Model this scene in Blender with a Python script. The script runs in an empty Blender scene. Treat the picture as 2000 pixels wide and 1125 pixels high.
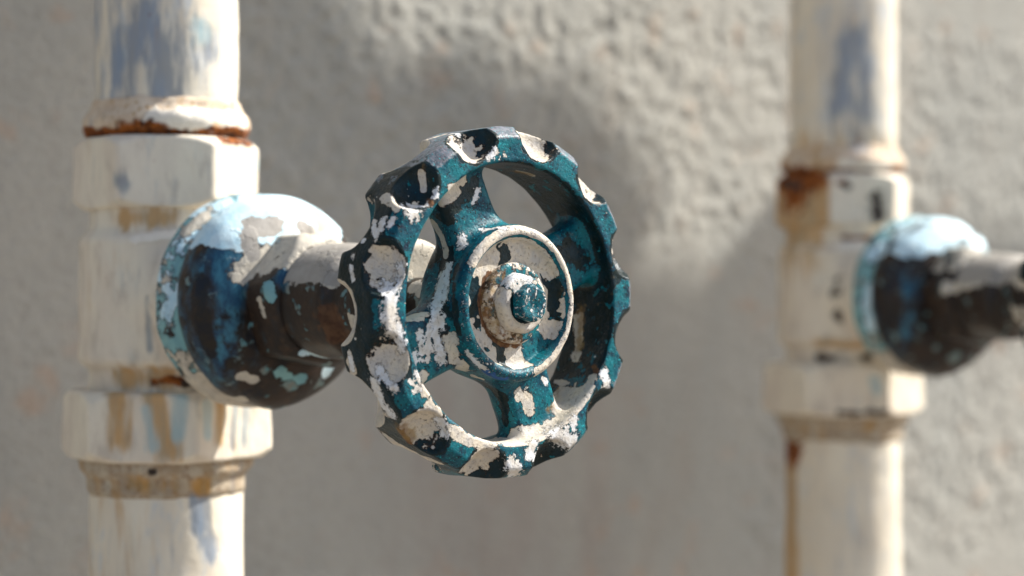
import bpy, math, numpy as np
from mathutils import Vector, Matrix
from mathutils.bvhtree import BVHTree

C = bpy.context.scene.collection
SC = bpy.context.scene
MM = 0.001

# ------------------------------------------------------------------ camera, light, exposure
TH = math.radians(42.8)                  # how far the wall turns away from the lens
U = Vector((math.cos(TH), math.sin(TH), 0))      # along the wall, to the right
N = Vector((math.sin(TH), -math.cos(TH), 0))     # out of the wall
CAMZ = 0.95
FPX = 4279.0
cd = bpy.data.cameras.new('camera'); cam = bpy.data.objects.new('camera', cd); C.objects.link(cam)
cd.sensor_width = 36; cd.lens = FPX / 2000 * 36
cam.location = (0, 0, CAMZ)
PITCH = math.radians(0.12)
cam.rotation_euler = (math.radians(90) - PITCH, 0, 0)
cd.clip_start = 0.01; cd.clip_end = 500
cd.dof.use_dof = True; cd.dof.focus_distance = 0.422; cd.dof.aperture_fstop = 11.0
cd.dof.aperture_blades = 7
SC.camera = cam

SUN = (U * 2.55 + Vector((0, 0, 2.55)) + N * 1.0).normalized()
w = bpy.data.worlds.new('World'); SC.world = w; w.use_nodes = True
nt = w.node_tree; bg = nt.nodes['Background']
sky = nt.nodes.new('ShaderNodeTexSky'); sky.sky_type = 'NISHITA'; sky.sun_disc = False
sky.sun_elevation = math.asin(SUN.z); sky.sun_rotation = math.atan2(SUN.x, SUN.y)
sky.air_density = 1.0; sky.dust_density = 2.5; sky.ozone_density = 0.6
nt.links.new(sky.outputs[0], bg.inputs[0]); bg.inputs[1].default_value = 0.09
sd = bpy.data.lights.new('sun', 'SUN'); sd.energy = 4.6; sd.angle = math.radians(0.5); sd.color = (1, .955, .88)
so = bpy.data.objects.new('sun', sd); C.objects.link(so)
so.rotation_euler = (-SUN).to_track_quat('-Z', 'Y').to_euler(); so.location = (2, 1, 4)
vs = SC.view_settings; vs.view_transform = 'Standard'; vs.look = 'None'; vs.gamma = 1; vs.use_curve_mapping = False
vs.exposure = 1.06

# ------------------------------------------------------------------ maths helpers
def vnoise(x, y, z, seed=0):
    xi, yi, zi = np.floor(x).astype(np.int64), np.floor(y).astype(np.int64), np.floor(z).astype(np.int64)
    fx, fy, fz = x - xi, y - yi, z - zi
    fx, fy, fz = [t * t * (3 - 2 * t) for t in (fx, fy, fz)]
    def h(a, b, c):
        n = (a * 73856093) ^ (b * 19349663) ^ (c * 83492791) ^ (seed * 2654435 + 101)
        n = (n ^ (n >> 13)) * 1274126177 & 0x7fffffff
        n = (n ^ (n >> 11)) * 668265263 & 0x7fffffff
        return (n & 0xffffff) / float(0xffffff)
    r = 0
    for a in (0, 1):
        for b in (0, 1):
            for c in (0, 1):
                r = r + h(xi + a, yi + b, zi + c) * (fx if a else 1 - fx) * (fy if b else 1 - fy) * (fz if c else 1 - fz)
    return r - .5
def fbm(x, y, z, s, o=3, seed=0):
    r = 0; a = 1.0
    for k in range(o):
        r = r + a * vnoise(x * s, y * s, z * s, seed + k); a *= .5; s *= 2.03
    return r
def smin(a, b, k):
    h = np.clip(.5 + .5 * (b - a) / k, 0, 1)
    return b * (1 - h) + a * h - k * h * (1 - h)
def smax(a, b, k): return -smin(-a, -b, k)
def rbox2(px, py, hx, hy, r):
    qx = np.abs(px) - hx + r; qy = np.abs(py) - hy + r
    return np.hypot(np.maximum(qx, 0), np.maximum(qy, 0)) + np.minimum(np.maximum(qx, qy), 0) - r
def cyl_z(X, Y, Z, R, z0, z1, r=.8):
    return rbox2(np.hypot(X, Y), Z - (z0 + z1) / 2, R, abs(z1 - z0) / 2, r)
def cyl_d(X, Y, Z, R, d0, d1, r=.8):          # axis points out of the wall (-Y)
    return rbox2(np.hypot(X, Z), -Y - (d0 + d1) / 2, R, abs(d1 - d0) / 2, r)
def ngon2(a, b, n, apo, rot, r=.8):
    ang = np.arctan2(b, a) - rot; rad = np.hypot(a, b)
    seg = 2 * math.pi / n
    t = (ang + seg / 2) % seg - seg / 2
    px = rad * np.cos(t); py = np.abs(rad * np.sin(t))
    hw = apo * math.tan(seg / 2)
    dx = px - apo + r; dy = py - hw + r
    return np.where((dx > 0) & (dy > 0), np.hypot(dx, dy), np.maximum(dx, np.where(dx > 0, dx, dy * .8))) - r
def hex_z(X, Y, Z, apo, z0, z1, rot, n=6, r=.8):
    h2 = ngon2(X, Y, n, apo, rot, r); hz = np.abs(Z - (z0 + z1) / 2) - abs(z1 - z0) / 2
    cham = (np.hypot(X, Y) + np.maximum(hz + 2.2, 0) * 1.3) - apo / math.cos(math.pi / n) * 1.0
    return smax(smax(h2, hz, r), cham, .5)

def nets(f, lo, hi, h):
    """naive surface nets of a signed distance f; mm in, mm out"""
    ax = [np.arange(lo[i], hi[i] + h, h, dtype=np.float64) for i in range(3)]
    X, Y, Z = np.meshgrid(*ax, indexing='ij')
    F = f(X, Y, Z).astype(np.float64)
    del X, Y, Z
    ins = F < 0
    cnt = np.zeros([s - 1 for s in F.shape], np.int8)
    for a in (0, 1):
        for b in (0, 1):
            for c in (0, 1):
                cnt += ins[a:a + cnt.shape[0], b:b + cnt.shape[1], c:c + cnt.shape[2]]
    act = (cnt > 0) & (cnt < 8)
    I, J, K = np.nonzero(act)
    idx = -np.ones(act.shape, np.int64); idx[I, J, K] = np.arange(len(I))
    P = np.zeros((len(I), 3)); n = np.zeros(len(I))
    cor = [(a, b, c) for a in (0, 1) for b in (0, 1) for c in (0, 1)]
    for p in cor:
        for q in cor:
            d = [q[t] - p[t] for t in range(3)]
            if sum(d) != 1 or min(d) < 0: continue
            v0 = F[I + p[0], J + p[1], K + p[2]]; v1 = F[I + q[0], J + q[1], K + q[2]]
            m = (v0 < 0) != (v1 < 0)
            t = np.where(m, v0 / np.where(m, v0 - v1, 1), 0)
            for k in range(3):
                P[:, k] += np.where(m, p[k] + t * d[k], 0)
            n += m
    P /= n[:, None]
    G = np.gradient(F, h)
    base = np.stack([I, J, K], 1)
    nor = np.zeros_like(P)
    for a, b, c in cor:
        wgt = (P[:, 0] if a else 1 - P[:, 0]) * (P[:, 1] if b else 1 - P[:, 1]) * (P[:, 2] if c else 1 - P[:, 2])
        for k in range(3): nor[:, k] += wgt * G[k][I + a, J + b, K + c]
    nor /= np.maximum(np.linalg.norm(nor, axis=1), 1e-9)[:, None]
    V = (base + P) * h + np.array([a[0] for a in ax])
    quads = []
    for axis in range(3):
        s0 = [slice(None)] * 3; s1 = [slice(None)] * 3
        s0[axis] = slice(0, -1); s1[axis] = slice(1, None)
        A = ins[tuple(s0)]; B = ins[tuple(s1)]
        E = np.stack(np.nonzero(A != B), 1)
        o1, o2 = (axis + 1) % 3, (axis + 2) % 3
        ok = (E[:, o1] > 0) & (E[:, o2] > 0) & (E[:, o1] < F.shape[o1] - 1) & (E[:, o2] < F.shape[o2] - 1)
        E = E[ok]
        c = []
        for da, db in ((-1, -1), (0, -1), (0, 0), (-1, 0)):
            e = E.copy(); e[:, o1] += da; e[:, o2] += db
            c.append(idx[e[:, 0], e[:, 1], e[:, 2]])
        q = np.stack(c, 1)
        inside_first = A[E[:, 0], E[:, 1], E[:, 2]]
        q[~inside_first] = q[~inside_first][:, ::-1]
        quads.append(q)
    return V, np.concatenate(quads), nor

# ------------------------------------------------------------------ object helpers
def thing(name, label, cat, loc=(0, 0, 0), rotz=0, group=None):
    o = bpy.data.objects.new(name, None); C.objects.link(o)
    o.location = loc; o.rotation_euler = (0, 0, rotz); o.empty_display_size = .01
    if label: o['label'] = label; o['category'] = cat
    if group: o['group'] = group
    return o
def meshobj(name, V, Q, mat, parent=None, nor=None, smooth=True):
    me = bpy.data.meshes.new(name)
    V = np.asarray(V) * MM
    me.from_pydata(V.tolist(), [], [list(map(int, q)) for q in Q])
    me.polygons.foreach_set('use_smooth', [smooth] * len(me.polygons))
    me.update()
    if nor is not None:
        me.normals_split_custom_set_from_vertices([tuple(n) for n in nor])
    for a in ('ma', 'mb'): me.color_attributes.new(a, 'FLOAT_COLOR', 'POINT')
    me.materials.append(mat)
    o = bpy.data.objects.new(name, me); C.objects.link(o)
    if parent: o.parent = parent
    return o
def sdfobj(name, f, lo, hi, h, mat, parent=None):
    V, Q, n = nets(f, lo, hi, h)
    return meshobj(name, V, Q, mat, parent, n)
def mworld(o):
    m = o.matrix_basis.copy(); p = o.parent
    while p: m = p.matrix_basis @ m; p = p.parent
    return m
def pixray(px, py):
    x = (px - 1000) / FPX; z = (562.5 - py) / FPX
    d = Vector((x, 1, z)); d.rotate(Matrix.Rotation(-PITCH, 3, 'X'))
    return Vector((0, 0, CAMZ)), d.normalized()
CH = {'c': ('ma', 0), 'k': ('ma', 1), 'w': ('ma', 2), 'e': ('ma', 3), 'r': ('mb', 0), 'y': ('mb', 1), 'b': ('mb', 2)}
class Painter:
    """lays worn-paint patches on the true surfaces"""
    def __init__(s, objs):
        s.o = []
        for o in objs:
            M = mworld(o); me = o.data; n = len(me.vertices)
            co = np.empty(n * 3); me.vertices.foreach_get('co', co); co = co.reshape(-1, 3)
            R = np.array(M.to_3x3()); T = np.array(M.translation)
            W = co @ R.T + T
            bv = BVHTree.FromPolygons(W.tolist(), [tuple(p.vertices) for p in me.polygons])
            a = {}
            for k in ('ma', 'mb'):
                t = np.zeros(n * 4); me.attributes[k].data.foreach_get('color', t)
                a[k] = t.reshape(-1, 4)
                a[k][:] = 0
            s.o.append(dict(o=o, W=W, bv=bv, a=a, co=co / MM))
    def hit(s, px, py):
        o, d = pixray(px, py); best = None
        for e in s.o:
            h = e['bv'].ray_cast(o, d)
            if h[0] is not None and (best is None or h[3] < best[1]): best = (h[0], h[3])
        return None if best is None else np.array(best[0])
    def blob(s, ch, r, *pts, k=1.0):
        H = [h for h in (s.hit(*p) for p in pts) if h is not None]
        if not H: return
        if len(H) == 1: H = H * 2
        r *= MM; at, ci = CH[ch]
        for e in s.o:
            dm = np.full(len(e['W']), 1e9)
            for A, B in zip(H[:-1], H[1:]):
                if np.linalg.norm(A - B) > .018: A = B
                ab = B - A; L = ab @ ab
                t = np.clip(((e['W'] - A) @ ab) / L, 0, 1) if L > 1e-12 else np.zeros(len(e['W']))
                dm = np.minimum(dm, np.linalg.norm(e['W'] - (A + t[:, None] * ab), axis=1))
            v = np.clip(1 - .5 * dm / r, 0, 1) * k
            a = e['a'][at][:, ci]
            if k > 0: np.maximum(a, v, out=a)
            else: a += v
    def done(s):
        for e in s.o:
            for k in ('ma', 'mb'):
                e['o'].data.attributes[k].data.foreach_set('color', np.clip(e['a'][k], 0, 1).ravel())

# ------------------------------------------------------------------ materials
class NT:
    def __init__(s, name):
        s.m = bpy.data.materials.new(name); s.m.use_nodes = True; s.t = s.m.node_tree
        s.b = s.t.nodes['Principled BSDF']
        tc = s.t.nodes.new('ShaderNodeTexCoord'); s.co = s.vm('SCALE', tc.outputs['Object'], scale=1000)
    def n(s, t, **k):
        x = s.t.nodes.new(t)
        for a, v in k.items(): setattr(x, a, v)
        return x
    def set(s, inp, v):
        if isinstance(v, bpy.types.NodeSocket): s.t.links.new(v, inp)
        else: inp.default_value = v
    def vm(s, op, a, b=None, scale=None):
        x = s.n('ShaderNodeVectorMath', operation=op); s.set(x.inputs[0], a)
        if b is not None: s.set(x.inputs[1], b)
        if scale is not None: s.set(x.inputs['Scale'], scale)
        return x.outputs[0]
    def math(s, op, a, b=0.0, c=0.0, clamp=False):
        x = s.n('ShaderNodeMath', operation=op, use_clamp=clamp)
        for i, v in enumerate((a, b, c)): s.set(x.inputs[i], v)
        return x.outputs[0]
    def noise(s, scale, detail=4, rough=.55, off=0, stretch=None, dist=0):
        v = s.co
        if stretch: v = s.vm('MULTIPLY', v, stretch)
        if off: v = s.vm('ADD', v, (off, off * 1.7, off * .6))
        x = s.n('ShaderNodeTexNoise'); s.set(x.inputs['Vector'], v)
        x.inputs['Scale'].default_value = scale; x.inputs['Detail'].default_value = detail
        x.inputs['Roughness'].default_value = rough; x.inputs['Distortion'].default_value = dist
        return x.outputs['Fac']
    def ramp(s, v, a, b, lo=0., hi=1.):
        x = s.n('ShaderNodeMapRange', interpolation_type='SMOOTHSTEP')
        s.set(x.inputs[0], v); s.set(x.inputs[1], a); s.set(x.inputs[2], b); s.set(x.inputs[3], lo); s.set(x.inputs[4], hi)
        return x.outputs[0]
    def mix(s, f, a, b):
        x = s.n('ShaderNodeMix', data_type='RGBA'); s.set(x.inputs[0], f)
        for i, v in ((6, a), (7, b)):
            if isinstance(v, tuple) and len(v) == 3: v = (*v, 1)
            s.set(x.inputs[i], v)
        return x.outputs[2]
    def fmix(s, f, a, b):
        x = s.n('ShaderNodeMix', data_type='FLOAT'); s.set(x.inputs[0], f); s.set(x.inputs[2], a); s.set(x.inputs[3], b)
        return x.outputs[0]
    def chan(s, ch):
        at, ci = CH[ch]
        x = s.n('ShaderNodeAttribute', attribute_name=at)
        if ci == 3: return x.outputs['Alpha']
        y = s.n('ShaderNodeSeparateColor'); s.t.links.new(x.outputs['Color'], y.inputs[0]); return y.outputs[ci]
    def bump(s, h, dist, strength=1.0):
        x = s.n('ShaderNodeBump'); x.inputs['Strength'].default_value = strength
        x.inputs['Distance'].default_value = dist * MM; s.set(x.inputs['Height'], h)
        s.t.links.new(x.outputs[0], s.b.inputs['Normal'])
        return x

def painted(name, base, layers, bump=.25, rough=.45, grain=1.5, spec=.4, coat=0, metal=0):
    """base: (c1, c2, noise scale[, stretch]); layers bottom to top:
       dict(ch, col, col2, ns, amp, thr, soft, h, rough, rim, rnd, stretch)"""
    s = NT(name)
    c1, c2, ns = base[:3]; st = base[3] if len(base) > 3 else None
    col = s.mix(s.ramp(s.noise(ns, 5, .6, 3, st), .35, .65), c1, c2)
    if len(base) > 4:
        col = s.mix(s.ramp(s.noise(ns * 3.3, 4, .6, 13, st), .5, .72), col, base[4])
    rg = rough; hgt = s.math('MULTIPLY', s.noise(grain, 5, .6, 7), .35)
    for i, L in enumerate(layers):
        nz = s.noise(L.get('ns', .5), L.get('det', 5), L.get('nr', .6), 11 + i * 9.3, L.get('stretch'))
        v = s.math('MULTIPLY_ADD', nz, L.get('amp', 1.2), -L.get('amp', 1.2) * .5)
        if L.get('ch'): v = s.math('ADD', v, s.chan(L['ch']))
        thr = L.get('thr', .5); so = L.get('soft', .02)
        m = s.ramp(v, thr - so, thr + so)
        if L.get('rim'):
            rm = s.math('MULTIPLY', s.ramp(v, thr - so - L.get('rimw', .07), thr - so), L.get('rima', .8))
            col = s.mix(rm, col, L['rim'])
        c2_ = s.mix(s.ramp(s.noise(L.get('cs', .35), 5, .65, 31 + i * 5, L.get('stretch')), .38, .64), L['col'], L.get('col2', L['col']))
        if L.get('dirt'):
            c2_ = s.mix(s.math('MULTIPLY', s.ramp(s.noise(1.3, 4, .7, 51 + i), .56, .7), .6), c2_, L['dirt'])
        a = s.math('MULTIPLY', m, L.get('alpha', 1.0))
        col = s.mix(a, col, c2_)
        rg = s.fmix(a, rg, L.get('rough', .6))
        hgt = s.math('MULTIPLY_ADD', m, L.get('h', .3), hgt)
    s.set(s.b.inputs['Base Color'], col); s.set(s.b.inputs['Roughness'], rg)
    s.b.inputs['Specular IOR Level'].default_value = spec; s.b.inputs['Metallic'].default_value = metal
    if coat: s.b.inputs['Coat Weight'].default_value = coat; s.b.inputs['Coat Roughness'].default_value = .25
    s.bump(hgt, bump)
    return s.m

CREAM = (.62, .55, .44); WHITE = (.74, .76, .78); BLACK = (.006, .007, .008)
M_wheel = painted('worn_teal_paint', ((.002, .135, .165), (.002, .055, .09), .16, None, (.004, .014, .035)), [
    dict(col=BLACK, col2=(.012, .012, .012), ns=1.5, amp=1.8, thr=.19, h=-.25, rough=.5, det=6, nr=.7),
    dict(ch='e', col=(.20, .19, .22), col2=(.08, .10, .12), ns=1.0, amp=1.5, thr=.5, soft=.14, h=0, rough=.35, cs=1.2, alpha=.8),
    dict(col=(.02, .33, .37), col2=(.01, .2, .25), ns=2.2, amp=1.8, thr=.24, soft=.05, h=0, rough=.4, det=3),
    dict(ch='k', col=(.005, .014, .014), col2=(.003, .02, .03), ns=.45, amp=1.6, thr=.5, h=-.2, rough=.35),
    dict(ch='c', col=CREAM, col2=(.50, .47, .43), ns=.4, amp=1.7, det=6, thr=.5, h=-.7, rough=.62, rim=(.05, .022, .01), cs=.3, dirt=(.2, .12, .06)),
    dict(ch='w', col=(.70, .72, .74), col2=(.60, .56, .5), ns=1.15, amp=2.35, thr=.53, h=-.5, rough=.6, rim=(.02, .02, .02), rimw=.14, det=6, nr=.72),
    dict(col=(.012, .012, .014), col2=(.06, .03, .02), ns=.33, amp=2.0, thr=.47, h=-.5, rough=.5, rim=(.5, .5, .46), rimw=.035, det=7, nr=.65),
    dict(col=(.66, .66, .62), ns=.6, amp=2.0, thr=.47, h=-.4, rough=.6, rim=(.01, .01, .01), rimw=.08, det=3, nr=.5),
    dict(ch='r', col=(.20, .10, .045), col2=(.10, .05, .03), ns=.7, amp=1.6, thr=.5, soft=.16, h=.15, rough=.85, cs=.8),
    dict(ch='b', col=(.01, .07, .25), col2=(.02, .12, .3), ns=.9, amp=2.0, thr=.5, soft=.08, h=0, rough=.5),
    dict(ch='y', col=(.34, .22, .08), col2=(.22, .13, .06), ns=.6, amp=2.0, thr=.55, soft=.35, h=0, rough=.7, alpha=.75),
], bump=.5, rough=.42, grain=1.4, spec=.2)

PCR = (.74, .675, .55); PCR2 = (.64, .57, .46)
def pipe_layers(bl=(.12, .20, .32)):
    return [
    dict(ch='b', col=bl, col2=(.17, .20, .24), ns=.3, amp=2.6, thr=.52, soft=.4, h=-.2, rough=.5, stretch=(1, 1, .2), cs=.2, alpha=.75, det=6),
    dict(ch='c', col=(.78, .72, .62), col2=(.72, .66, .56), ns=.3, amp=.9, thr=.5, soft=.06, h=.4, rough=.6),
    dict(ch='y', col=(.46, .22, .02), col2=(.30, .19, .07), ns=.25, amp=2.0, thr=.5, soft=.35, h=0, rough=.7, stretch=(1, 1, .16), alpha=.72),
    dict(ch='r', col=(.30, .09, .015), col2=(.06, .016, .006), ns=.35, amp=1.8, thr=.5, soft=.2, h=.2, rough=.9, cs=.5),
    dict(ch='k', col=(.05, .035, .03), col2=(.02, .015, .012), ns=.35, amp=1.7, thr=.5, soft=.2, h=-.1, rough=.6),
    dict(ch='w', col=(.30, .46, .50), col2=(.42, .5, .5), ns=.3, amp=1.8, thr=.5, stretch=(1, 1, .2), soft=.35, h=0, rough=.55, alpha=.8),
    ]
M_pipe = painted('chalky_cream_paint', (PCR, PCR2, .06, (1, 1, .4), (.52, .54, .54)), pipe_layers(), bump=.5, rough=.55, grain=.3, spec=.35)
M_fit = painted('stained_cream_paint', (PCR, (.66, .58, .48), .08, (1, 1, .4), (.56, .49, .40)), pipe_layers((.25, .33, .38)), bump=.5, rough=.6, grain=.4, spec=.3)
M_bead = painted('rusty_weld_bead', ((.66, .55, .42), (.55, .42, .30), .2, None, (.4, .25, .12)), pipe_layers(), bump=.9, rough=.75, grain=.6, spec=.25)
M_crust = painted('crusty_stained_putty', ((.46, .40, .31), (.36, .29, .21), .2, None, (.24, .16, .10)), pipe_layers(), bump=1.0, rough=.85, grain=.7, spec=.2)
M_bonnet = painted('flaking_blue_paint', ((.035, .022, .015), (.018, .014, .012), .12, None, (.05, .03, .018)), [
    dict(col=(.12, .28, .31), col2=(.2, .22, .2), ns=.22, amp=2.0, thr=.24, soft=.05, h=.4, rough=.5, alpha=.85),
    dict(ch='b', col=(.015, .06, .12), col2=(.05, .19, .27), ns=.2, amp=1.8, thr=.5, soft=.32, h=.4, rough=.4, stretch=(1, 1, .5), dirt=(.01, .03, .06)),
    dict(ch='k', col=(.008, .010, .016), col2=(.02, .016, .012), ns=.25, amp=1.8, thr=.5, soft=.15, h=0, rough=.35),
    dict(ch='y', col=(.22, .42, .43), col2=(.16, .34, .38), ns=.35, amp=1.9, thr=.5, soft=.05, h=.5, rough=.5, rim=(.01, .01, .01), cs=.2),
    dict(ch='w', col=(.58, .74, .80), col2=(.45, .66, .76), ns=.25, amp=1.7, thr=.5, soft=.03, h=.6, rough=.5, cs=.3, dirt=(.28, .36, .38), rim=(.05, .07, .08)),
    dict(ch='c', col=(.56, .51, .42), col2=(.46, .43, .37), ns=.3, amp=1.7, thr=.5, soft=.03, h=.7, rough=.6, rim=(.06, .04, .03), dirt=(.22, .17, .12), cs=.4),
    dict(ch='e', col=(.34, .32, .29), col2=(.30, .28, .25), ns=.3, amp=1.3, thr=.5, soft=.02, h=-.2, rough=.6),
    dict(ch='r', col=(.10, .05, .025), col2=(.05, .02, .01), ns=.5, amp=1.2, thr=.5, soft=.1, h=0, rough=.6),
], bump=.35, rough=.42, grain=.8, spec=.25)

def wall_mat():
    s = NT('weathered_plaster')
    c = s.mix(s.ramp(s.noise(.02, 5, .6, 3, (1, 1, .4)), .35, .68), (.385, .374, .336), (.335, .333, .305))
    c = s.mix(s.math('MULTIPLY', s.ramp(s.noise(.05, 4, .6, 23, (1, 1, .35)), .52, .74), .5), c, (.32, .29, .25))
    c = s.mix(s.math('MULTIPLY', s.ramp(s.noise(.35, 5, .65, 43), .5, .72), .4), c, (.25, .24, .21))
    c = s.mix(s.math('MULTIPLY', s.ramp(s.noise(.07, 3, .5, 63), .6, .74), .35), c, (.45, .27, .16))
    px = s.n('ShaderNodeSeparateXYZ'); s.set(px.inputs[0], s.co)
    band = s.math('MULTIPLY', s.ramp(px.outputs[0], 110, 165), s.ramp(px.outputs[0], 255, 205))
    band = s.math('MULTIPLY', band, s.ramp(px.outputs[2], 30, -20))
    band = s.math('MULTIPLY', band, s.ramp(s.noise(.06, 4, .6, 83, (1, 1, .25)), .36, .6))
    c = s.mix(s.math('MULTIPLY', band, .3), c, (.30, .235, .205))
    s.set(s.b.inputs['Base Color'], c); s.b.inputs['Roughness'].default_value = .92; s.b.inputs['Specular IOR Level'].default_value = .15
    h = s.math('MULTIPLY_ADD', s.noise(1.2, 4, .6, 5), .5, s.noise(.35, 4, .6, 6))
    s.bump(h, 1.1)
    return s.m
M_wall = wall_mat()
def ground_mat():
    s = NT('sandy_concrete')
    c = s.mix(s.noise(.01, 5, .6), (.24, .21, .175), (.17, .15, .13))
    s.set(s.b.inputs['Base Color'], c); s.b.inputs['Roughness'].default_value = .95
    s.bump(s.noise(.1, 5, .6), 4)
    return s.m
M_ground = ground_mat()
M_sheet = painted('rusted_sheet_metal', ((.30, .16, .08), (.2, .1, .05), .02, None, (.35, .3, .25)), [], bump=.3, rough=.7, grain=.2)

# ------------------------------------------------------------------ the place: wall and ground
P1 = Vector((-675 / FPX * .509, .509, CAMZ - .0038))       # axis of the left pipe at valve height
WALL_D = 80.0                                            # mm from pipe axis back to the plaster
SEP = 249.0
def at(s, d, z): return P1 + (U * s + N * d + Vector((0, 0, z))) * MM
def build_wall():
    xs = np.concatenate([np.linspace(-900, -90, 12), np.arange(-88, 520, 1.15), np.linspace(522, 1500, 16)])
    zs = np.concatenate([np.linspace(-(CAMZ * 1000 - 4) , -112, 14), np.arange(-110, 112, 1.15), np.linspace(114, 1100, 16)])
    X, Z = np.meshgrid(xs, zs, indexing='ij')
    fade = np.clip((X + 88) / 20, 0, 1) * np.clip((518 - X) / 20, 0, 1) * np.clip((Z + 110) / 12, 0, 1) * np.clip((110 - Z) / 12, 0, 1)
    wavy = fbm(X, Z, X * 0, .05, 2, 70) * 14
    rough = np.clip((X - 30 + (Z - 40) * .45 + wavy) / 30, 0, 1) * np.clip((Z - 5 + wavy * .7) / 16, 0, 1)
    rough = np.maximum(rough, np.clip((X - 285 + wavy * .5) / 16, 0, 1))
    b = fbm(X, Z, X * 0, .30, 3, 5); ridg = np.abs(fbm(X, Z, X * 0 + 9, .2, 2, 15))
    Hh = ((b * 1.3 - ridg * .45) * (.10 + .90 * rough) + rough * .25 + fbm(X, Z, X * 0, .02, 2, 40) * .25) * fade
    V = np.stack([X, -Hh, Z], -1).reshape(-1, 3)
    nx, nz = X.shape; I = np.arange(nx * nz).reshape(nx, nz)
    Q = np.stack([I[:-1, :-1], I[1:, :-1], I[1:, 1:], I[:-1, 1:]], -1).reshape(-1, 4)
    # thickness behind: outer frame faces down to a back sheet
    nb = len(V)
    back = [(xs[0], 120, zs[0]), (xs[-1], 120, zs[0]), (xs[-1], 120, zs[-1]), (xs[0], 120, zs[-1])]
    V = np.concatenate([V, np.array(back)])
    c = [I[0, 0], I[-1, 0], I[-1, -1], I[0, -1]]
    Q = Q.tolist()
    Q += [[nb + 3, nb + 2, nb + 1, nb]]
    Q += [I[:, 0].tolist()[::-1] + [nb, nb + 1], I[:, -1].tolist() + [nb + 2, nb + 3]]
    Q += [I[0, :].tolist() + [nb + 3, nb], I[-1, :].tolist()[::-1] + [nb + 1, nb + 2]]
    o = meshobj('plaster_wall', V, Q, M_wall)
    o.location = at(0, -WALL_D, 0); o.rotation_euler = (0, 0, TH)
    o['label'] = 'rough grey plaster wall behind the pipes with one ragged sunlit patch'; o['category'] = 'wall'
    return o
build_wall()
g = meshobj('ground', [(-20000, -20000, 0), (20000, -20000, 0), (20000, 20000, 0), (-20000, 20000, 0)], [(0, 1, 2, 3)], M_ground)
g['kind'] = 'structure'
# ------------------------------------------------------------------ pipes and valves
def wob(X, Y, Z, a, s, seed): return fbm(X, Y, Z, s, 2, seed) * a
def pipe_len(name, R, z0, z1, parent, seed, mat=M_pipe):
    na = 110; zs = np.arange(z0, z1 + .1, 1.5)
    A = np.linspace(0, 2 * math.pi, na, endpoint=False)
    AA, ZZ = np.meshgrid(A, zs, indexing='ij')
    X, Y = np.cos(AA) * R, np.sin(AA) * R
    rr = R + wob(X, Y, ZZ, .5, .09, seed) + wob(X, Y, ZZ, .25, .3, seed + 7)
    V = np.stack([np.cos(AA) * rr, np.sin(AA) * rr, ZZ], -1).reshape(-1, 3)
    nz = len(zs); I = np.arange(na * nz).reshape(na, nz); J = np.roll(I, -1, 0)
    Q = np.stack([I[:, :-1], J[:, :-1], J[:, 1:], I[:, 1:]], -1).reshape(-1, 4).tolist()
    Q += [I[:, 0].tolist()[::-1], I[:, -1].tolist()]
    return meshobj(name, V, Q, mat, parent)

def make_pipe(s, label, seed):
    t = thing('water_pipe', label, 'pipe', at(s, 0, -(P1.z * 1000) + .0), TH, 'vertical water pipes on the wall')
    z0 = P1.z * 1000
    t.location = at(s, 0, 0)
    a = pipe_len('pipe_section', 16.4, 30, 520, t, seed); a['label'] = 'upper pipe length with blue scrapes in the cream paint'
    b = pipe_len('pipe_section', 17.6, -z0 + 1, -30, t, seed + 3); b['label'] = 'lower pipe length below the valve'
    c = sdfobj('weld_bead', lambda X, Y, Z: smin(np.hypot(np.hypot(X, Y) - 16.6, (Z - 40.0 - wob(X, Y, X * 0, 2.2, .07, seed))*.9) - 2.5, cyl_z(X, Y, Z, 17, 38, 46, 1) , 2.5) - wob(X, Y, Z, 1.0, .2, seed + 2),
               (-23, -23, 33), (23, 23, 50), .6, M_bead, t)
    d = sdfobj('pipe_collar', lambda X, Y, Z: smin(cyl_z(X, Y, Z, 20.2, -39.5, -35, 1.5), cyl_z(X, Y, Z, 18.3, -45, -36, 2), 2.0) - wob(X, Y, Z, .7, .2, seed + 5),
               (-24, -24, -49), (24, 24, -31), .6, M_crust, t)
    t.location.z = P1.z
    return t, [a, b, c, d]

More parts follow.
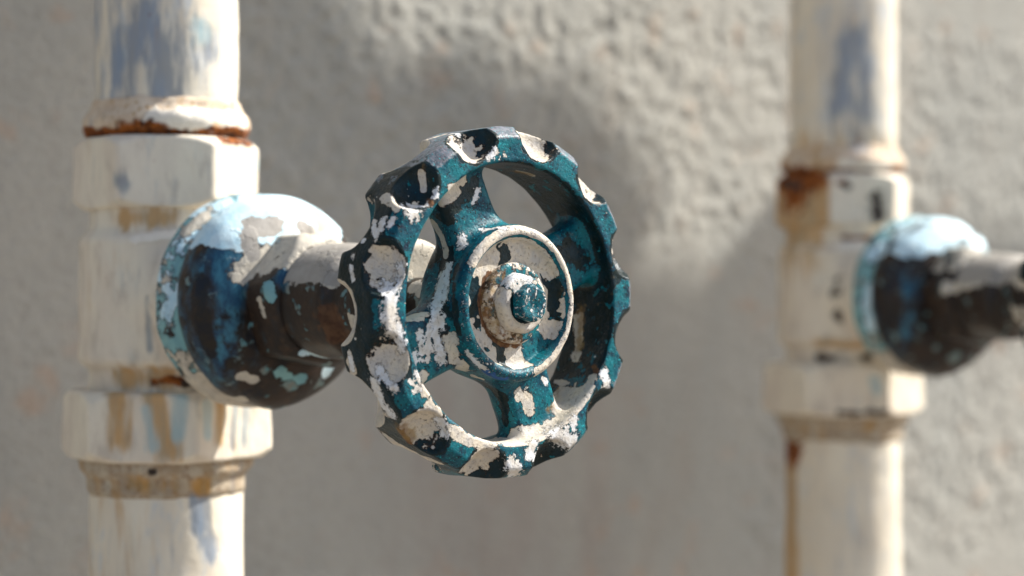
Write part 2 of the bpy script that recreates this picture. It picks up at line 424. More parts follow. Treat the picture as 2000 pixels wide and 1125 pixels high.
T_R = 12      # wheel thickness in mm
FRONT = [math.radians(18 + 30 * k) for k in range(12)]
BACK = [math.radians(3 + 30 * k) for k in range(12)]
SPOKE = [math.radians(24 + 90 * k) for k in range(4)]
T_W = 13.4
def cut_field(rho, ph, w, ang, rc, wc, r):
    d = np.full(rho.shape, 1e9)
    for a in ang:
        dx = rho * np.cos(ph - a) - rc; dy = rho * np.sin(ph - a)
        d = np.minimum(d, np.sqrt(dx * dx + dy * dy + (w - wc) ** 2) - r)
    return d
def wheel_sdf(X, Y, Z):
    w = -Y; rho = np.hypot(X, Z); ph = np.arctan2(Z, X)
    # rim: flat front, outer edge falling away to front and back
    rim = rbox2(rho - 30.5, w + T_W / 2, 3.5, T_W / 2, .7)
    rim = smax(rim, (rho - 32.9) * .76 + (w + 1.0) * .65, .4)
    rim = smax(rim, (rho - 33.7) * .80 - (w + T_W - .6) * .60, .5)
    rim = rim - fbm(X, Y, Z, .12, 2, 3) * .35
    rim = smax(rim, -cut_field(rho, ph, w, FRONT, 34.0, .2, 5.5), .4)
    rim = smax(rim, -cut_field(rho, ph, w, BACK, 35.2, -T_W + .6, 6.2), .7)
    # hub drum with raised lip
    hub = rbox2(rho - np.clip(-w, 0, 9) * .12, w + 6.2, 13.8, 5.4, 1.5)
    hub = smax(hub, w + 1.1, .3)
    lip = np.hypot(rho - 13.8, (w - .1) * .9) - 1.25
    lipb = rbox2(rho - 13.6, w + 3, 1.3, 3.0, .8)
    hub = smin(hub, smin(lip, lipb, 1.2), .8)
    # four webs sitting in the back half of the wheel
    sp = np.full(rho.shape, 1e9)
    for a in SPOKE:
        t = X * math.cos(a) + Z * math.sin(a); q = -X * math.sin(a) + Z * math.cos(a)
        half = 6.4 + .010 * (t - 21) ** 2
        wc = -6.6 + (t - 14) * -.04
        b = rbox2(q, w - wc, half, 3.1, 2.0)
        b = smax(b, np.abs(t - 20) - 10, .4)
        sp = np.minimum(sp, b)
    body = smin(smin(hub, sp, 3.2), smax(rim, -1e9 + rho * 0, 1), 3.0) if False else smin(smin(hub, sp, 3.4), rim, 2.6)
    body = smax(body, -cut_field(rho, ph, w, FRONT, 34.0, .2, 5.4), .35)
    return body - fbm(X, Y, Z, .35, 2, 9) * .16
def boss_sdf(X, Y, Z):
    w = -Y; rho = np.hypot(X, Z)
    f = rbox2(rho, w + 1.2, 7.9, 1.9, 1.0) - fbm(X, Y, Z, .4, 2, 19) * .3
    return f
def nut_sdf(X, Y, Z):
    w = -Y
    rho = np.hypot(X, Z)
    h2 = ngon2(X, Z, 6, 5.6, .35, 1.4)
    f = smax(smax(h2, np.abs(w - 1.0) - 2.1, .8), rho + np.maximum(w - 1.6, 0) * .8 - 6.5, .6)
    return f - fbm(X, Y, Z, .4, 2, 29) * .3
def tip_sdf(X, Y, Z):
    w = -Y
    h2 = ngon2(X, Z, 6, 3.35, .1, .7)
    f = smax(h2, np.abs(w - 2.9) - 2.5, .7)
    dent = np.sqrt(X * X + (Z + .2) ** 2 + (w - 6.6) ** 2) - 1.8
    return smax(f, -dent, .4) - fbm(X, Y, Z, .7, 2, 39) * .3

def split(V, Q, nor, reg):
    cen = V[Q].mean(1); r = reg(cen)
    out = {}
    for k in np.unique(r):
        q = Q[r == k]; ids, inv = np.unique(q, return_inverse=True)
        out[int(k)] = (V[ids], inv.reshape(q.shape), nor[ids])
    return out
def make_wheel(parent, y):
    hw = thing('handwheel', None, None); hw.parent = parent; hw.location = (0, -y * MM, 0)
    V, Q, nor = nets(wheel_sdf, (-36.5, -4, -36.5), (36.5, 14, 36.5), .3)
    def reg(c):
        rho = np.hypot(c[:, 0], c[:, 2]); ph = np.arctan2(c[:, 2], c[:, 0])
        k = (np.floor((ph - SPOKE[0] + math.pi / 4) / (math.pi / 2)).astype(int)) % 4
        return np.where(rho > 26.6, 0, np.where(rho < 15.6, 1, 2 + k))
    parts = split(V, Q, nor, reg); obs = []
    for k, (v, q, n) in parts.items():
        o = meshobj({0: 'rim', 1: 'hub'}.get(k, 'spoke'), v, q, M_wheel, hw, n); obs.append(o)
    obs.append(sdfobj('hub_washer', boss_sdf, (-9.5, -3, -9.5), (9.5, 4, 9.5), .3, M_wheel, hw))
    obs.append(sdfobj('retaining_nut', nut_sdf, (-8, -6, -8), (8, 3, 8), .25, M_wheel, hw))
    obs.append(sdfobj('stem_tip', tip_sdf, (-5, -8.5, -5), (5, 1, 5), .2, M_wheel, hw))
    return hw, obs

WL = 119.0
def make_valve(s, label):
    t = thing('gate_valve', label, 'valve', at(s, 0, 0), TH, 'gate valves on the water pipes')
    p = []
    def body(X, Y, Z):
        f = cyl_z(X, Y, Z, 20.2, -15.2, 15.2, 2.2)
        f = smin(f, cyl_z(X, Y, Z, 17.6, -24, 24, 1.5), 2.0)
        f = smin(f, cyl_d(X, Y, Z, 15.0, 0, 33, 1), 3.0)
        return f - wob(X, Y, Z, .9, .12, 61)
    p.append(sdfobj('valve_body', body, (-24, -36, -27), (24, 24, 27), .6, M_fit, t))
    rot = -TH        # a corner of the hexagon faces the lens' right
    u_ = sdfobj('hex_collar', lambda X, Y, Z: hex_z(X, Y, Z, 18.7, 20.6, 37.2, rot + math.radians(30 + 9)) - wob(X, Y, Z, .5, .12, 71),
                (-25, -25, 17), (25, 25, 41), .5, M_fit, t)
    l_ = sdfobj('hex_collar', lambda X, Y, Z: hex_z(X, Y, Z, 21.6, -36.4, -20.6, rot + math.radians(30 - 5)) - wob(X, Y, Z, .5, .12, 73),
                (-27, -27, -40), (27, 27, -17), .5, M_fit, t)
    p += [u_, l_]
    def flange(X, Y, Z):
        rho = np.hypot(X, Z); d = -Y
        f = rbox2(rho, d - 32.5, 23.6, 2.8, 1.6)
        g_ = rbox2(rho, d - 34.5, 21.8, 5, 1)
        return smin(f, g_, .8) - wob(X, Y, Z, .6, .15, 81)
    def dome(X, Y, Z):
        rho = np.hypot(X, Z); d = -Y
        f = rbox2(rho, d - 43.5, 23.4, 7.2, 4.2)
        f = smax(f, np.sqrt(rho ** 2 + (d - 26) ** 2) - 29.6, 2)
        return f - wob(X, Y, Z, .7, .12, 83)
    def hexn(X, Y, Z):
        d = -Y
        h2 = ngon2(X, Z, 6, 13.3, math.radians(90 - 12), 1.0)
        f = smax(h2, np.abs(d - 53) - 7.5, 1.0)
        return smax(f, np.hypot(X, Z) + np.maximum(d - 57.5, 0) * .8 - 15.2, .6) - wob(X, Y, Z, .5, .15, 85)
    def neck(X, Y, Z):
        d = -Y; rho = np.hypot(X, Z)
        f = rbox2(rho, d - 65, 12.2, 10, 2.5)
        g_ = rbox2(rho, d - 79, 10.4, 8, 1.5)
        return smin(f, g_, 1.5) - wob(X, Y, Z, .4, .15, 87)
    def gland(X, Y, Z):
        d = -Y; rho = np.hypot(X, Z)
        f = rbox2(rho, d - 86, 13.0, 4.2, 2.2)
        return f - wob(X, Y, Z, .4, .15, 89)
    p.append(sdfobj('bonnet_flange', flange, (-26, -42, -26), (26, -26, 26), .5, M_bonnet, t))
    p.append(sdfobj('bonnet', dome, (-26, -54, -26), (26, -31, 26), .5, M_bonnet, t))
    p.append(sdfobj('bonnet_nut', hexn, (-18, -63, -18), (18, -43, 18), .5, M_bonnet, t))
    p.append(sdfobj('packing_neck', neck, (-15, -90, -15), (15, -52, 15), .5, M_bonnet, t))
    p.append(sdfobj('gland_nut', gland, (-16, -93, -16), (16, -79, 16), .5, M_bonnet, t))
    p.append(sdfobj('stem', lambda X, Y, Z: cyl_d(X, Y, Z, 5.0, 84, 110, .5), (-7, -113, -7), (7, -82, 7), .5, M_bonnet, t))
    hw, wp = make_wheel(t, WL) if s == 0 else (None, [])
    return t, p, hw, wp

pipeL, ppL = make_pipe(0, 'nearer cream vertical pipe at left, rust line above its upper collar', 101)
pipeR, ppR = make_pipe(SEP, 'farther blurred cream vertical pipe at right, orange rust at its joint', 131)
valL, vpL, hwL, wpL = make_valve(0, 'nearer valve with pale blue bonnet and chipped teal scalloped handwheel')
valR, vpR, hwR0, _ = make_valve(SEP, 'farther blurred valve on the right pipe with orange rusty collar')
TURN = math.radians(-10)
valR.rotation_euler = (0, 0, TH + TURN)
for o in vpR[1:3]: o.rotation_euler = (0, 0, -TURN)

# ------------------------------------------------------------------ worn paint of the near handwheel, with some shade and sheen painted in
P = Painter(wpL)
rim = P.o[[i for i, e in enumerate(P.o) if e['o'].name.startswith('rim')][0]]
co = rim['co']; rho = np.hypot(co[:, 0], co[:, 2]); ph = np.arctan2(co[:, 2], co[:, 0]); ww = -co[:, 1]
rim['a']['ma'][:, 3] = np.clip((rho - 31.2) / 1.0, 0, 1) * np.clip((np.sin(ph - math.radians(-45))) * 1.4 + .75, 0, 1) * .95  # mauve edge wear, with sky sheen painted in towards the upper right
inner_shade = np.clip((27.6 - rho) / .4, 0, 1) * np.clip(np.cos(ph - math.radians(28)) * 2.2 + .2, 0, 1)
rim['a']['ma'][:, 1] = inner_shade * .66  # shade of the right inner face painted in as dark colour
rng = np.random.RandomState(4)
frontc = {78: .9, 48: .9, 18: .7, -12: .35, -42: .55, -72: .2, -102: .95, -132: .95, -162: .95, 168: .85, 138: .0, 108: .8}
for deg, val in frontc.items():
    d = cut_field(rho, ph, ww, [math.radians(deg)], 34.0, .2, 5.5)
    m = np.clip(1 - (np.abs(d) - .3) / .35, 0, 1)
    an = math.radians(deg); dx = rho * np.cos(ph - an) - rng.uniform(29.9, 31.4); dy = rho * np.sin(ph - an) + rng.uniform(-1.5, 1.5)
    db = np.sqrt(dx * dx + dy * dy + (ww + 3.0) ** 2)
    core = np.clip(1.25 - (db / rng.uniform(3.5, 4.9)) * .75, 0, 1)
    rim['a']['ma'][:, 0] = np.maximum(rim['a']['ma'][:, 0], m * np.clip(core * (.08 + val), 0, 1))
    rim['a']['ma'][:, 3] *= 1 - m
    rim['a']['ma'][:, 1] = np.maximum(rim['a']['ma'][:, 1], m * .75)
    near = np.clip(1 - (np.abs(d) - .6) / .9, 0, 1) * (np.abs(d) > .45)
    rim['a']['ma'][:, 1] = np.maximum(rim['a']['ma'][:, 1], near * .62)
for a in BACK:
    d = cut_field(rho, ph, ww, [a], 35.2, -T_W + .6, 6.2)
    m = np.clip(1 - (np.abs(d) - .3) / .35, 0, 1)
    rim['a']['ma'][:, 0] = np.maximum(rim['a']['ma'][:, 0], m * rng.choice([.3, .55, .8]))
lowin = np.clip((28.0 - rho) / .4, 0, 1) * np.clip((np.cos(ph - math.radians(-68)) - .80) * 8, 0, 1) * np.clip((ww + 10.5) / 1.5, 0, 1)
rim['a']['ma'][:, 0] = np.maximum(rim['a']['ma'][:, 0], lowin * .95)
rim['a']['ma'][:, 1] *= 1 - lowin
# shade painted in as dark colour on the outside of the left half
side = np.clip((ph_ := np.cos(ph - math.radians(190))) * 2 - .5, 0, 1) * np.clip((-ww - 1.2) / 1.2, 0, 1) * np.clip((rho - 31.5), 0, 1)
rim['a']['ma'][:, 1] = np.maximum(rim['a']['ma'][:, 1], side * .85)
B = P.blob
# raised lip of the hub, its dish, washer, nut and tip
def part(nm): return [e for e in P.o if e['o'].name.startswith(nm)][0]
def cyl(e):
    c_ = e['co']; return np.hypot(c_[:, 0], c_[:, 2]), np.degrees(np.arctan2(c_[:, 2], c_[:, 0])), -c_[:, 1]
def arc(a, a0, a1, soft=10): 
    m = (a - (a0 + a1) / 2 + 180) % 360 - 180
    return np.clip(((a1 - a0) / 2 - np.abs(m)) / soft + .5, 0, 1)
e = part('hub'); [e] = [q for q in P.o if q['o'].name in ('hub', 'hub.001')][:1]
R_, A_, W_ = cyl(e)
dish = np.clip((12.7 - R_) / .5 + .5, 0, 1) * (W_ > -3)
cr = dish * .95
for a0, a1, r0, r1 in ((86, 118, 7.5, 11.2), (-14, 36, 9.3, 11.6), (-120, -90, 7.5, 12.2), (158, 200, 8, 11.6)):
    q_ = e['co']; nn_ = fbm(q_[:, 0], q_[:, 1] * 0, q_[:, 2], .45, 3, 91)
    hole = arc(A_ + nn_ * 26, a0, a1, 9) * np.clip((R_ + nn_ * 2.4 - r0) / .8 + .5, 0, 1) * np.clip((r1 - R_ + nn_ * 3) / .8 + .5, 0, 1)
    cr = cr - dish * hole; e['a']['ma'][:, 1] = np.maximum(e['a']['ma'][:, 1], dish * hole)
cr = cr - dish * arc(A_, -72, -38, 14) * .9
e['a']['ma'][:, 0] = np.maximum(e['a']['ma'][:, 0], np.clip(cr, 0, 1))
lip = np.clip((R_ - 12.8) / .4, 0, 1) * np.clip((15.2 - R_) / .4, 0, 1) * np.clip((W_ + .8) / .8, 0, 1)
e['a']['ma'][:, 0] = np.maximum(e['a']['ma'][:, 0], lip * np.clip(arc(A_, 5, 150, 12) + arc(A_, -75, 0, 12), 0, 1) * np.clip((R_ - 13.1) / 1 + .6, 0, 1) * .85)
e['a']['ma'][:, 2] = np.maximum(e['a']['ma'][:, 2], lip * .28)
e['a']['mb'][:, 0] = np.maximum(e['a']['mb'][:, 0], dish * np.clip((9.2 - R_) / .8, 0, 1) * arc(A_, 130, 290, 15) * .8)
e = part('hub_washer'); R_, A_, W_ = cyl(e)
e['a']['ma'][:, 0] = .55; e['a']['mb'][:, 0] = arc(A_, 100, 290, 20) * .42; e['a']['mb'][:, 1] = arc(A_, 120, 280, 20) * .5; e['a']['ma'][:, 1] = .2
e['a']['ma'][:, 1] = arc(A_, 140, 160, 8) * .6
e = part('retaining_nut'); R_, A_, W_ = cyl(e)
e['a']['ma'][:, 0] = .35 + .5 * arc(A_, 150, 320, 20); e['a']['ma'][:, 2] = arc(A_, 60, 150, 20) * .75
e['a']['ma'][:, 1] = np.clip((4.6 - R_) / .6, 0, 1) * .7; e['a']['ma'][:, 0] *= 1 - np.clip((4.3 - R_) / .6, 0, 1)
e = part('stem_tip'); R_, A_, W_ = cyl(e)
e['a']['ma'][:, 2] = .33 + .1 * np.clip(W_ - 4.8, 0, 1)
B('k', .8, (893, 520), (888, 600), (895, 650)); B('b', .8, (950, 728), (985, 742)); B('w', 1.0, (900, 480), (905, 465)); B('w', .8, (945, 450), (985, 445)); B('w', .8, (915, 690), (950, 725))
def erase(r, *pts, chs='c'):
    for c_ in chs: B(c_, r, *pts, k=-1.3)
# front face of the rim
B('w', 1.6, (795, 408), (808, 415)); B('w', .9, (748, 430), (742, 450)); B('w', .7, (730, 435), (735, 465)); B('w', .6, (770, 425), (762, 440))
B('w', 1.7, (757, 560), (765, 590), (760, 620), (770, 650)); B('w', .9, (783, 520), (776, 560)); B('w', 1.0, (778, 640), (783, 680))
B('w', 1.2, (810, 700), (815, 735)); B('w', .8, (815, 690), (812, 760)); B('w', 1.1, (858, 820), (868, 845)); B('w', .5, (800, 745), (820, 760))
B('w', 1.7, (1000, 905), (1005, 925)); B('w', 2.3, (1090, 850), (1115, 862)); B('w', 1.3, (1040, 870), (1035, 890)); B('w', 1.2, (1180, 730), (1185, 750)); B('w', 1.1, (1118, 830), (1122, 820))
B('w', .8, (968, 295), (955, 308)); B('w', .7, (848, 385), (853, 370)); B('w', .5, (985, 302), (986, 303)); B('w', .6, (836, 400), (800, 402))
B('w', .7, (695, 475), (690, 500)); B('w', .6, (685, 520), (690, 545)); B('w', .6, (700, 465), (710, 470)); B('w', .7, (683, 690), (688, 720)); B('w', 1.2, (730, 745), (745, 790), (765, 810)); B('w', .8, (740, 720), (770, 760))
B('c', .8, (688, 590), (690, 615), (676, 650)); B('c', .9, (684, 705), (690, 725)); B('c', .9, (735, 820), (770, 865), (815, 890), (860, 905)); B('c', .8, (740, 790), (760, 810))
B('c', 1.0, (748, 385), (775, 402), (810, 402)); B('c', .8, (822, 340), (830, 372)); B('c', .6, (838, 392), (836, 400)); B('r', .5, (838, 390), (842, 400)); B('k', 1.3, (755, 340), (800, 335)); B('k', 1.0, (935, 262), (950, 285), (948, 300))
B('k', 1.3, (700, 560), (705, 600)); B('k', 1.2, (700, 640), (720, 610)); B('y', 1.3, (785, 835), (800, 850)); B('r', .6, (780, 840), (800, 865)); B('k', .8, (755, 500), (765, 530)); B('k', .35, (738, 498), (745, 520))
B('k', .9, (790, 725), (800, 735)); B('k', .6, (940, 905), (955, 900)); B('c', .6, (870, 262), (830, 280)); B('w', .6, (880, 262), (895, 262))
# inside of the rim
B('c', 1.2, (840, 790), (870, 835), (905, 855), (950, 868), (1000, 862), (1050, 845), (1095, 815), (1135, 775), (1155, 740))
B('c', 2.2, (1095, 800), (1125, 770)); B('c', 1.4, (830, 765), (826, 740)); B('c', 1.4, (1000, 855), (1050, 835))
B('y', .8, (1010, 335), (1035, 340)); B('c', .7, (1012, 334), (1036, 341)); B('c', 1.3, (1128, 620), (1125, 700)); B('y', 1.0, (1135, 600), (1130, 680)); B('r', .6, (1160, 715), (1165, 725))
# webs and the flank of the hub
B('c', 1.3, (868, 388), (888, 372)); B('c', 1.0, (880, 368), (905, 350)); B('k', 1.6, (870, 410), (905, 380), (925, 360)); B('w', .6, (925, 395), (935, 370)); B('k', .9, (855, 420), (880, 430))
B('k', 2.2, (845, 450), (850, 500)); B('c', .7, (845, 435), (866, 470), (870, 500)); B('k', 2.0, (872, 500), (865, 560), (858, 620), (860, 680)); B('w', 1.0, (875, 520), (868, 580)); B('w', 1.0, (850, 650), (860, 690)); B('w', .8, (868, 560), (862, 640))
B('w', 1.3, (862, 540), (852, 600), (850, 650), (860, 700)); B('w', 1.0, (840, 640), (835, 700)); B('c', 1.5, (880, 660), (890, 700), (905, 722)); B('k', 1.0, (935, 745), (985, 780), (985, 820)); B('c', .6, (925, 735), (940, 740)); B('k', 2.4, (1110, 480), (1190, 540)); B('c', 1.1, (800, 622), (830, 614))
B('c', 1.3, (1015, 768), (1030, 775), (1035, 800)); B('w', .6, (1062, 742), (1068, 748)); B('w', .8, (820, 650), (825, 690)); B('y', .7, (1090, 760), (1070, 800)); B('c', .6, (1085, 745), (1110, 748))
P.done()

# ------------------------------------------------------------------ worn paint of the near bonnet
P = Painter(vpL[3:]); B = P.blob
def bonnet_base(P):
    for e in P.o:
        c_ = e['co']; A_ = np.degrees(np.arctan2(c_[:, 2], c_[:, 0])); n_ = e['o'].name
        if n_.startswith('bonnet_flange'):
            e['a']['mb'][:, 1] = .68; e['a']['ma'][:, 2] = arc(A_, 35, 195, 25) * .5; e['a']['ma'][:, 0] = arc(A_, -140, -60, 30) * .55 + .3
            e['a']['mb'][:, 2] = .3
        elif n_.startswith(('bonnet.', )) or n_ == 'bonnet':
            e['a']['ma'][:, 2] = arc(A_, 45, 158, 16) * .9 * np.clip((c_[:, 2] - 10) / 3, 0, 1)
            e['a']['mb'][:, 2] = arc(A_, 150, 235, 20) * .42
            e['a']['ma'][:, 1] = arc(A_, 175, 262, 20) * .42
        elif n_.startswith('bonnet_nut'):
            e['a']['ma'][:, 0] = arc(A_, 40, 150, 10) * .7
        elif n_.startswith('packing_neck'):
            e['a']['ma'][:, 3] = arc(A_, 40, 165, 20) * .75
        elif n_.startswith('gland_nut'):
            e['a']['ma'][:, 0] = arc(A_, 20, 170, 20) * .8 + arc(A_, 190, 215, 6) * .6
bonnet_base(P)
for pts in (((400, 430), (440, 405)), ((470, 400), (520, 385), (570, 378)), ((590, 385), (620, 400)), ((440, 440), (500, 430), (560, 420)), ((480, 460), (560, 445)), ((600, 420), (620, 435)), ((640, 400), (680, 430))):
    B('w', 3.2, *pts)
B('w', 2.5, (640, 720), (662, 735)); B('w', 1.5, (830, 470), (830, 490))
B('y', 2.0, (345, 500), (335, 560), (340, 620)); B('y', 2.0, (350, 650), (370, 700), (400, 740)); B('y', 1.5, (355, 460), (380, 430)); B('c', 1.3, (395, 735), (430, 765), (470, 780)); B('w', 1.2, (335, 600), (345, 580)); B('c', 1.6, (365, 450), (395, 425))
B('b', 2.6, (430, 500), (450, 560), (440, 640), (435, 700)); B('b', 2.4, (455, 500), (440, 480)); B('k', 2.0, (390, 560), (395, 640), (410, 690)); B('k', 1.5, (328, 520), (330, 560)); B('k', 1.0, (345, 620), (350, 650))
B('e', 2.3, (490, 445), (540, 438)); B('e', 1.9, (485, 465), (495, 495)); B('e', 2.8, (605, 395), (625, 430), (650, 425)); B('e', 1.5, (590, 440), (600, 450)); B('k', .7, (455, 467), (458, 468))
B('c', 2.6, (475, 535), (530, 500), (590, 465)); B('c', 2.4, (520, 525), (580, 490), (630, 462)); B('w', 1.1, (560, 520), (600, 495)); B('c', 1.8, (640, 480), (650, 545)); B('e', 2.2, (620, 500), (640, 540), (660, 480))
B('c', 1.0, (508, 590), (515, 610)); B('y', 1.2, (520, 560), (530, 580)); B('b', 1.5, (560, 520), (545, 550)); B('y', 1.2, (545, 730), (590, 740)); B('c', 1.0, (470, 735), (500, 740)); B('w', .8, (590, 690), (640, 700))
B('c', 1.5, (810, 560), (820, 570)); B('r', 3, (640, 620), (660, 650))
P.done()
# ------------------------------------------------------------------ near fittings and pipe
P = Painter(vpL[:3]); B = P.blob
B('y', 2.2, (150, 425), (240, 425), (330, 425)); B('y', 2.4, (150, 728), (240, 735), (330, 738)); B('r', 1.0, (300, 745), (370, 742)); B('k', .9, (360, 748), (400, 752))
B('y', 2.0, (230, 770), (232, 860)); B('y', 2.6, (305, 770), (320, 830), (330, 880)); B('w', 1.6, (350, 780), (345, 850)); B('w', 1.4, (285, 800), (295, 870)); B('y', 1.5, (430, 780), (430, 860)); B('w', 1.2, (400, 790), (405, 850))
B('b', 1.6, (480, 790), (475, 860)); B('b', 1.4, (460, 800), (455, 870)); B('c', 1.6, (262, 465), (340, 458)); B('b', .8, (288, 580), (292, 680)); B('b', 1.8, (230, 350), (250, 360)); B('w', 1.5, (505, 320), (508, 350)); B('r', .8, (430, 272), (490, 280)); B('y', .8, (440, 276), (500, 282))
P.done()
P = Painter(ppL); B = P.blob
def bead_base(P, amt):
    for e in P.o:
        c_ = e['co']; n_ = e['o'].name; x_, y_, z_ = c_.T
        if n_.startswith('weld_bead'):
            ed = 38.9 + fbm(x_, y_, z_ * 0, .16, 2, 5) * 3.0
            v = np.clip((ed - z_) / 1.5 + .5, 0, 1)
            e['a']['mb'][:, 0] = v * amt; e['a']['ma'][:, 1] = np.clip((ed - .9 - z_) / 1.2, 0, 1) * .5 * amt
        if n_.startswith('pipe_collar'):
            e['a']['mb'][:, 0] = .12; e['a']['mb'][:, 1] = .2
bead_base(P, 1.0)
for e in P.o:
    c_ = e['co']; f_ = (-c_[:, 0] * math.cos(TH) + c_[:, 1] * math.sin(TH)) / 16.4
    if e['o'].name.startswith('pipe_section') and c_[:, 2].min() > 0: e['a']['mb'][:, 2] = np.clip((f_ + .45) / .3, 0, 1) * .52
    if e['o'].name.startswith('pipe_section') and c_[:, 2].min() < 0: e['a']['mb'][:, 1] = np.clip((f_ + .3) / .4, 0, 1) * .22
B('b', 4.2, (290, 20), (310, 90), (325, 150)); B('b', 2.6, (305, 150), (300, 200)); B('b', 2.6, (255, 60), (275, 110)); B('b', 1.8, (345, 180), (340, 205)); B('b', 1.8, (405, 60), (410, 110)); B('b', 3.0, (235, 60), (230, 160)); B('w', 2, (395, 50), (400, 70)); B('b', 5, (350, 60), (350, 120), k=.62)
B('r', 1.5, (150, 268), (240, 262), (300, 262), (350, 268)); B('r', 1.3, (360, 262), (420, 262)); B('r', 1.0, (420, 262), (480, 270)); B('k', 1.0, (225, 268), (290, 270)); B('k', .8, (370, 266), (400, 266)); B('y', 1.4, (420, 255), (480, 265)); B('r', 1.8, (240, 250), (270, 248)); B('r', 1.2, (290, 245), (320, 250))
B('c', 2.5, (300, 232), (360, 232), (430, 232), (480, 240)); B('k', .8, (295, 922), (302, 922)); B('y', 2.0, (260, 945), (400, 950)); B('b', 2.0, (392, 980), (390, 1030)); B('b', 2.0, (405, 1060), (410, 1080)); B('c', 1.6, (475, 885), (505, 885))
for e in P.o:
    if e['o'].name.startswith('weld_bead'): e['a']['mb'][:, 2] = 0
P.done()
# ------------------------------------------------------------------ far fittings, bonnet and pipe
P = Painter(vpR[3:]); B = P.blob
bonnet_base(P)
for e in P.o:
    e['a']['ma'][:, 2] *= .66; e['a']['mb'][:, 2] *= .6; e['a']['ma'][:, 1] = np.maximum(e['a']['ma'][:, 1], .3); e['a']['ma'][:, 0] *= .8
B('w', 3, (1760, 480), (1850, 460)); B('w', 2, (1700, 500), (1730, 480)); B('y', 2, (1670, 560), (1680, 640), (1710, 690)); B('w', 1.4, (1700, 560), (1700, 640)); B('k', 2, (1730, 560), (1740, 640)); B('b', 2, (1770, 560), (1775, 660), k=.7); B('y', 1.6, (1740, 700), (1760, 720)); B('c', 2, (1850, 560), (1930, 540))
P.done()
P = Painter(vpR[:3]); B = P.blob
e = P.o[1]; c_ = e['co']; f_ = (-c_[:, 0] * math.cos(TH) + c_[:, 1] * math.sin(TH)) / 19.
front_ = f_ > .25
e['a']['mb'][:, 1] = np.clip((f_ - .30) / .12, 0, 1) * 1.0
e['a']['mb'][:, 0] = np.clip((f_ - .30) / .2, 0, 1) * np.clip((c_[:, 2] - 29) / 5, 0, 1)
B('y', 8, (1530, 390), (1545, 440), (1560, 460)); B('y', 6.0, (1560, 380), (1575, 450)); B('r', 5.0, (1530, 350), (1560, 365), (1550, 385)); B('k', 1.5, (1535, 360), (1560, 362)); B('k', 2.2, (1712, 385), (1715, 420)); B('k', 1.2, (1650, 362), (1655, 365)); B('r', 1.0, (1600, 355), (1650, 358)); B('c', 2.5, (1640, 480), (1710, 485)); B('c', 2.5, (1600, 400), (1680, 420), k=.6)
B('k', 2.0, (1637, 545), (1636, 625), k=.7); B('y', 1.5, (1600, 670), (1690, 672)); B('k', 1.4, (1600, 698), (1700, 695)); B('w', 1.4, (1705, 740), (1712, 760)); B('r', .8, (1650, 465), (1700, 465)); B('k', .8, (1640, 806), (1730, 808)); B('k', .8, (1690, 804), (1730, 804))
P.done()
P = Painter(ppR); B = P.blob
bead_base(P, .7)
def camleft(e, R):
    c_ = e['co']; return (-c_[:, 0] * math.cos(TH) + c_[:, 1] * math.sin(TH)) / R, c_[:, 2]
for e in P.o:
    f_, z_ = camleft(e, 17.6)
    if e['o'].name.startswith('pipe_section') and z_.min() < -100:
        e['a']['mb'][:, 1] = np.clip((f_ - .80) / .12, 0, 1) * .85
        e['a']['mb'][:, 0] = np.clip((f_ - .75) / .12, 0, 1) * np.clip((z_ + 56) / 8, 0, 1)
    if e['o'].name.startswith('pipe_section'): e['a']['mb'][:, 1] = np.maximum(e['a']['mb'][:, 1], np.clip((56 - z_) / 12, 0, 1) * (z_ > 0) * .55)
B('r', 2.2, (1530, 330), (1570, 338)); B('r', 1.2, (1590, 345), (1650, 346)); B('b', 4, (1655, 90), (1640, 160), (1650, 200)); B('b', 3, (1670, 60), (1685, 150), (1690, 230)); B('b', 1.8, (1625, 200), (1635, 220)); B('b', 4, (1650, 250), (1680, 280), k=.62)
B('c', 2.2, (1650, 325), (1730, 330)); B('r', 1.8, (1515, 815), (1528, 840)); B('y', 1.8, (1530, 850), (1528, 950), (1525, 1100)); B('k', 1.2, (1600, 806), (1650, 808)); B('k', 1.2, (1690, 808), (1740, 806)); B('y', 2, (1540, 830), (1700, 835)); B('y', 5, (1590, 330), (1600, 290), k=.6)
P.done()

# ------------------------------------------------------------------ far handwheel: a copy of the near one
hw2 = hwL.copy(); C.objects.link(hw2); hw2.parent = valR
for o in wpL:
    c = o.copy(); C.objects.link(c); c.parent = hw2

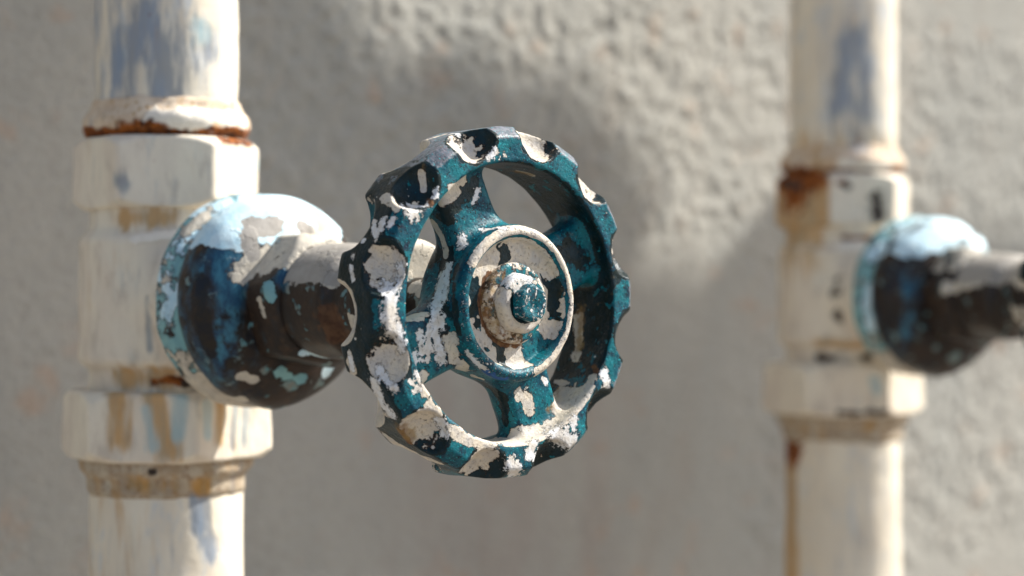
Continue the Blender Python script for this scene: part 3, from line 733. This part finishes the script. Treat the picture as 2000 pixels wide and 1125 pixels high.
# ------------------------------------------------------------------ made-up hood out of view at right, shaped to cast the wall shade
def to_wall(px, py):
    o, d = pixray(px, py); p0 = at(0, -WALL_D, 0)
    t = (p0 - o).dot(N) / d.dot(N); h = o + d * t - P1
    return h.dot(U) * 1000, h.z * 1000
OUT = [(-250, 1190), (-250, -250), (560, -250), (640, -20), (700, 80), (760, 135), (820, 118), (880, 112), (940, 130), (1000, 160), (1060, 172), (1110, 180), (1145, 225), (1190, 268),
       (1222, 300), (1250, 350), (1275, 390), (1268, 440), (1245, 500), (1260, 535), (1320, 530), (1375, 560), (1425, 500), (1475, 425), (1540, 350), (1640, 360), (1760, 450), (1900, 480), (2050, 510),
       (2050, 620), (1900, 680), (1800, 735), (1735, 780), (1690, 900), (1670, 1190)]
BLOCKER = 260.0      # mm out from the wall
def blocker():
    sh = BLOCKER * 2.55
    pts = [to_wall(*p) for p in OUT]
    pts = [(s + sh, z + sh) for s, z in pts]
    n = len(pts)
    # densify with a ragged edge
    q = []
    for i in range(n):
        a = np.array(pts[i]); b = np.array(pts[(i + 1) % n]); L = np.linalg.norm(b - a); k = max(1, int(L / 2.5))
        for j in range(k):
            p = a + (b - a) * j / k
            nn = vnoise(np.array([p[0] * .25]), np.array([p[1] * .25]), np.array([.3]), 77)[0] * 3.0 + vnoise(np.array([p[0] * .7]), np.array([p[1] * .7]), np.array([.3]), 78)[0] * 1.6
            q.append((p[0] + nn, p[1] - nn))
    t = thing('added_sun_blocker', 'added unseen rusty sheet metal hood on a post beyond the right edge, shading the wall', 'blocker', at(0, BLOCKER - WALL_D, 0), TH)
    m = len(q); V = [(x, 0, z) for x, z in q] + [(x, 1.6, z) for x, z in q]
    Q = [list(range(m)), list(range(2 * m - 1, m - 1, -1))] + [[i, m + i, m + (i + 1) % m, (i + 1) % m] for i in range(m)]
    meshobj('blocker_sheet', V, Q, M_sheet, t, smooth=False)
    z0 = -P1.z * 1000 + 2; sx = 150 + sh; x0, x1, y0, y1, z1 = sx - 9, sx + 9, 2.5, 20, -60 + sh
    V = [(x0, y0, z0), (x1, y0, z0), (x1, y1, z0), (x0, y1, z0), (x0, y0, z1), (x1, y0, z1), (x1, y1, z1), (x0, y1, z1)]
    meshobj('post', V, [(3, 2, 1, 0), (4, 5, 6, 7), (0, 1, 5, 4), (1, 2, 6, 5), (2, 3, 7, 6), (3, 0, 4, 7)], M_sheet, t, smooth=False)
blocker()
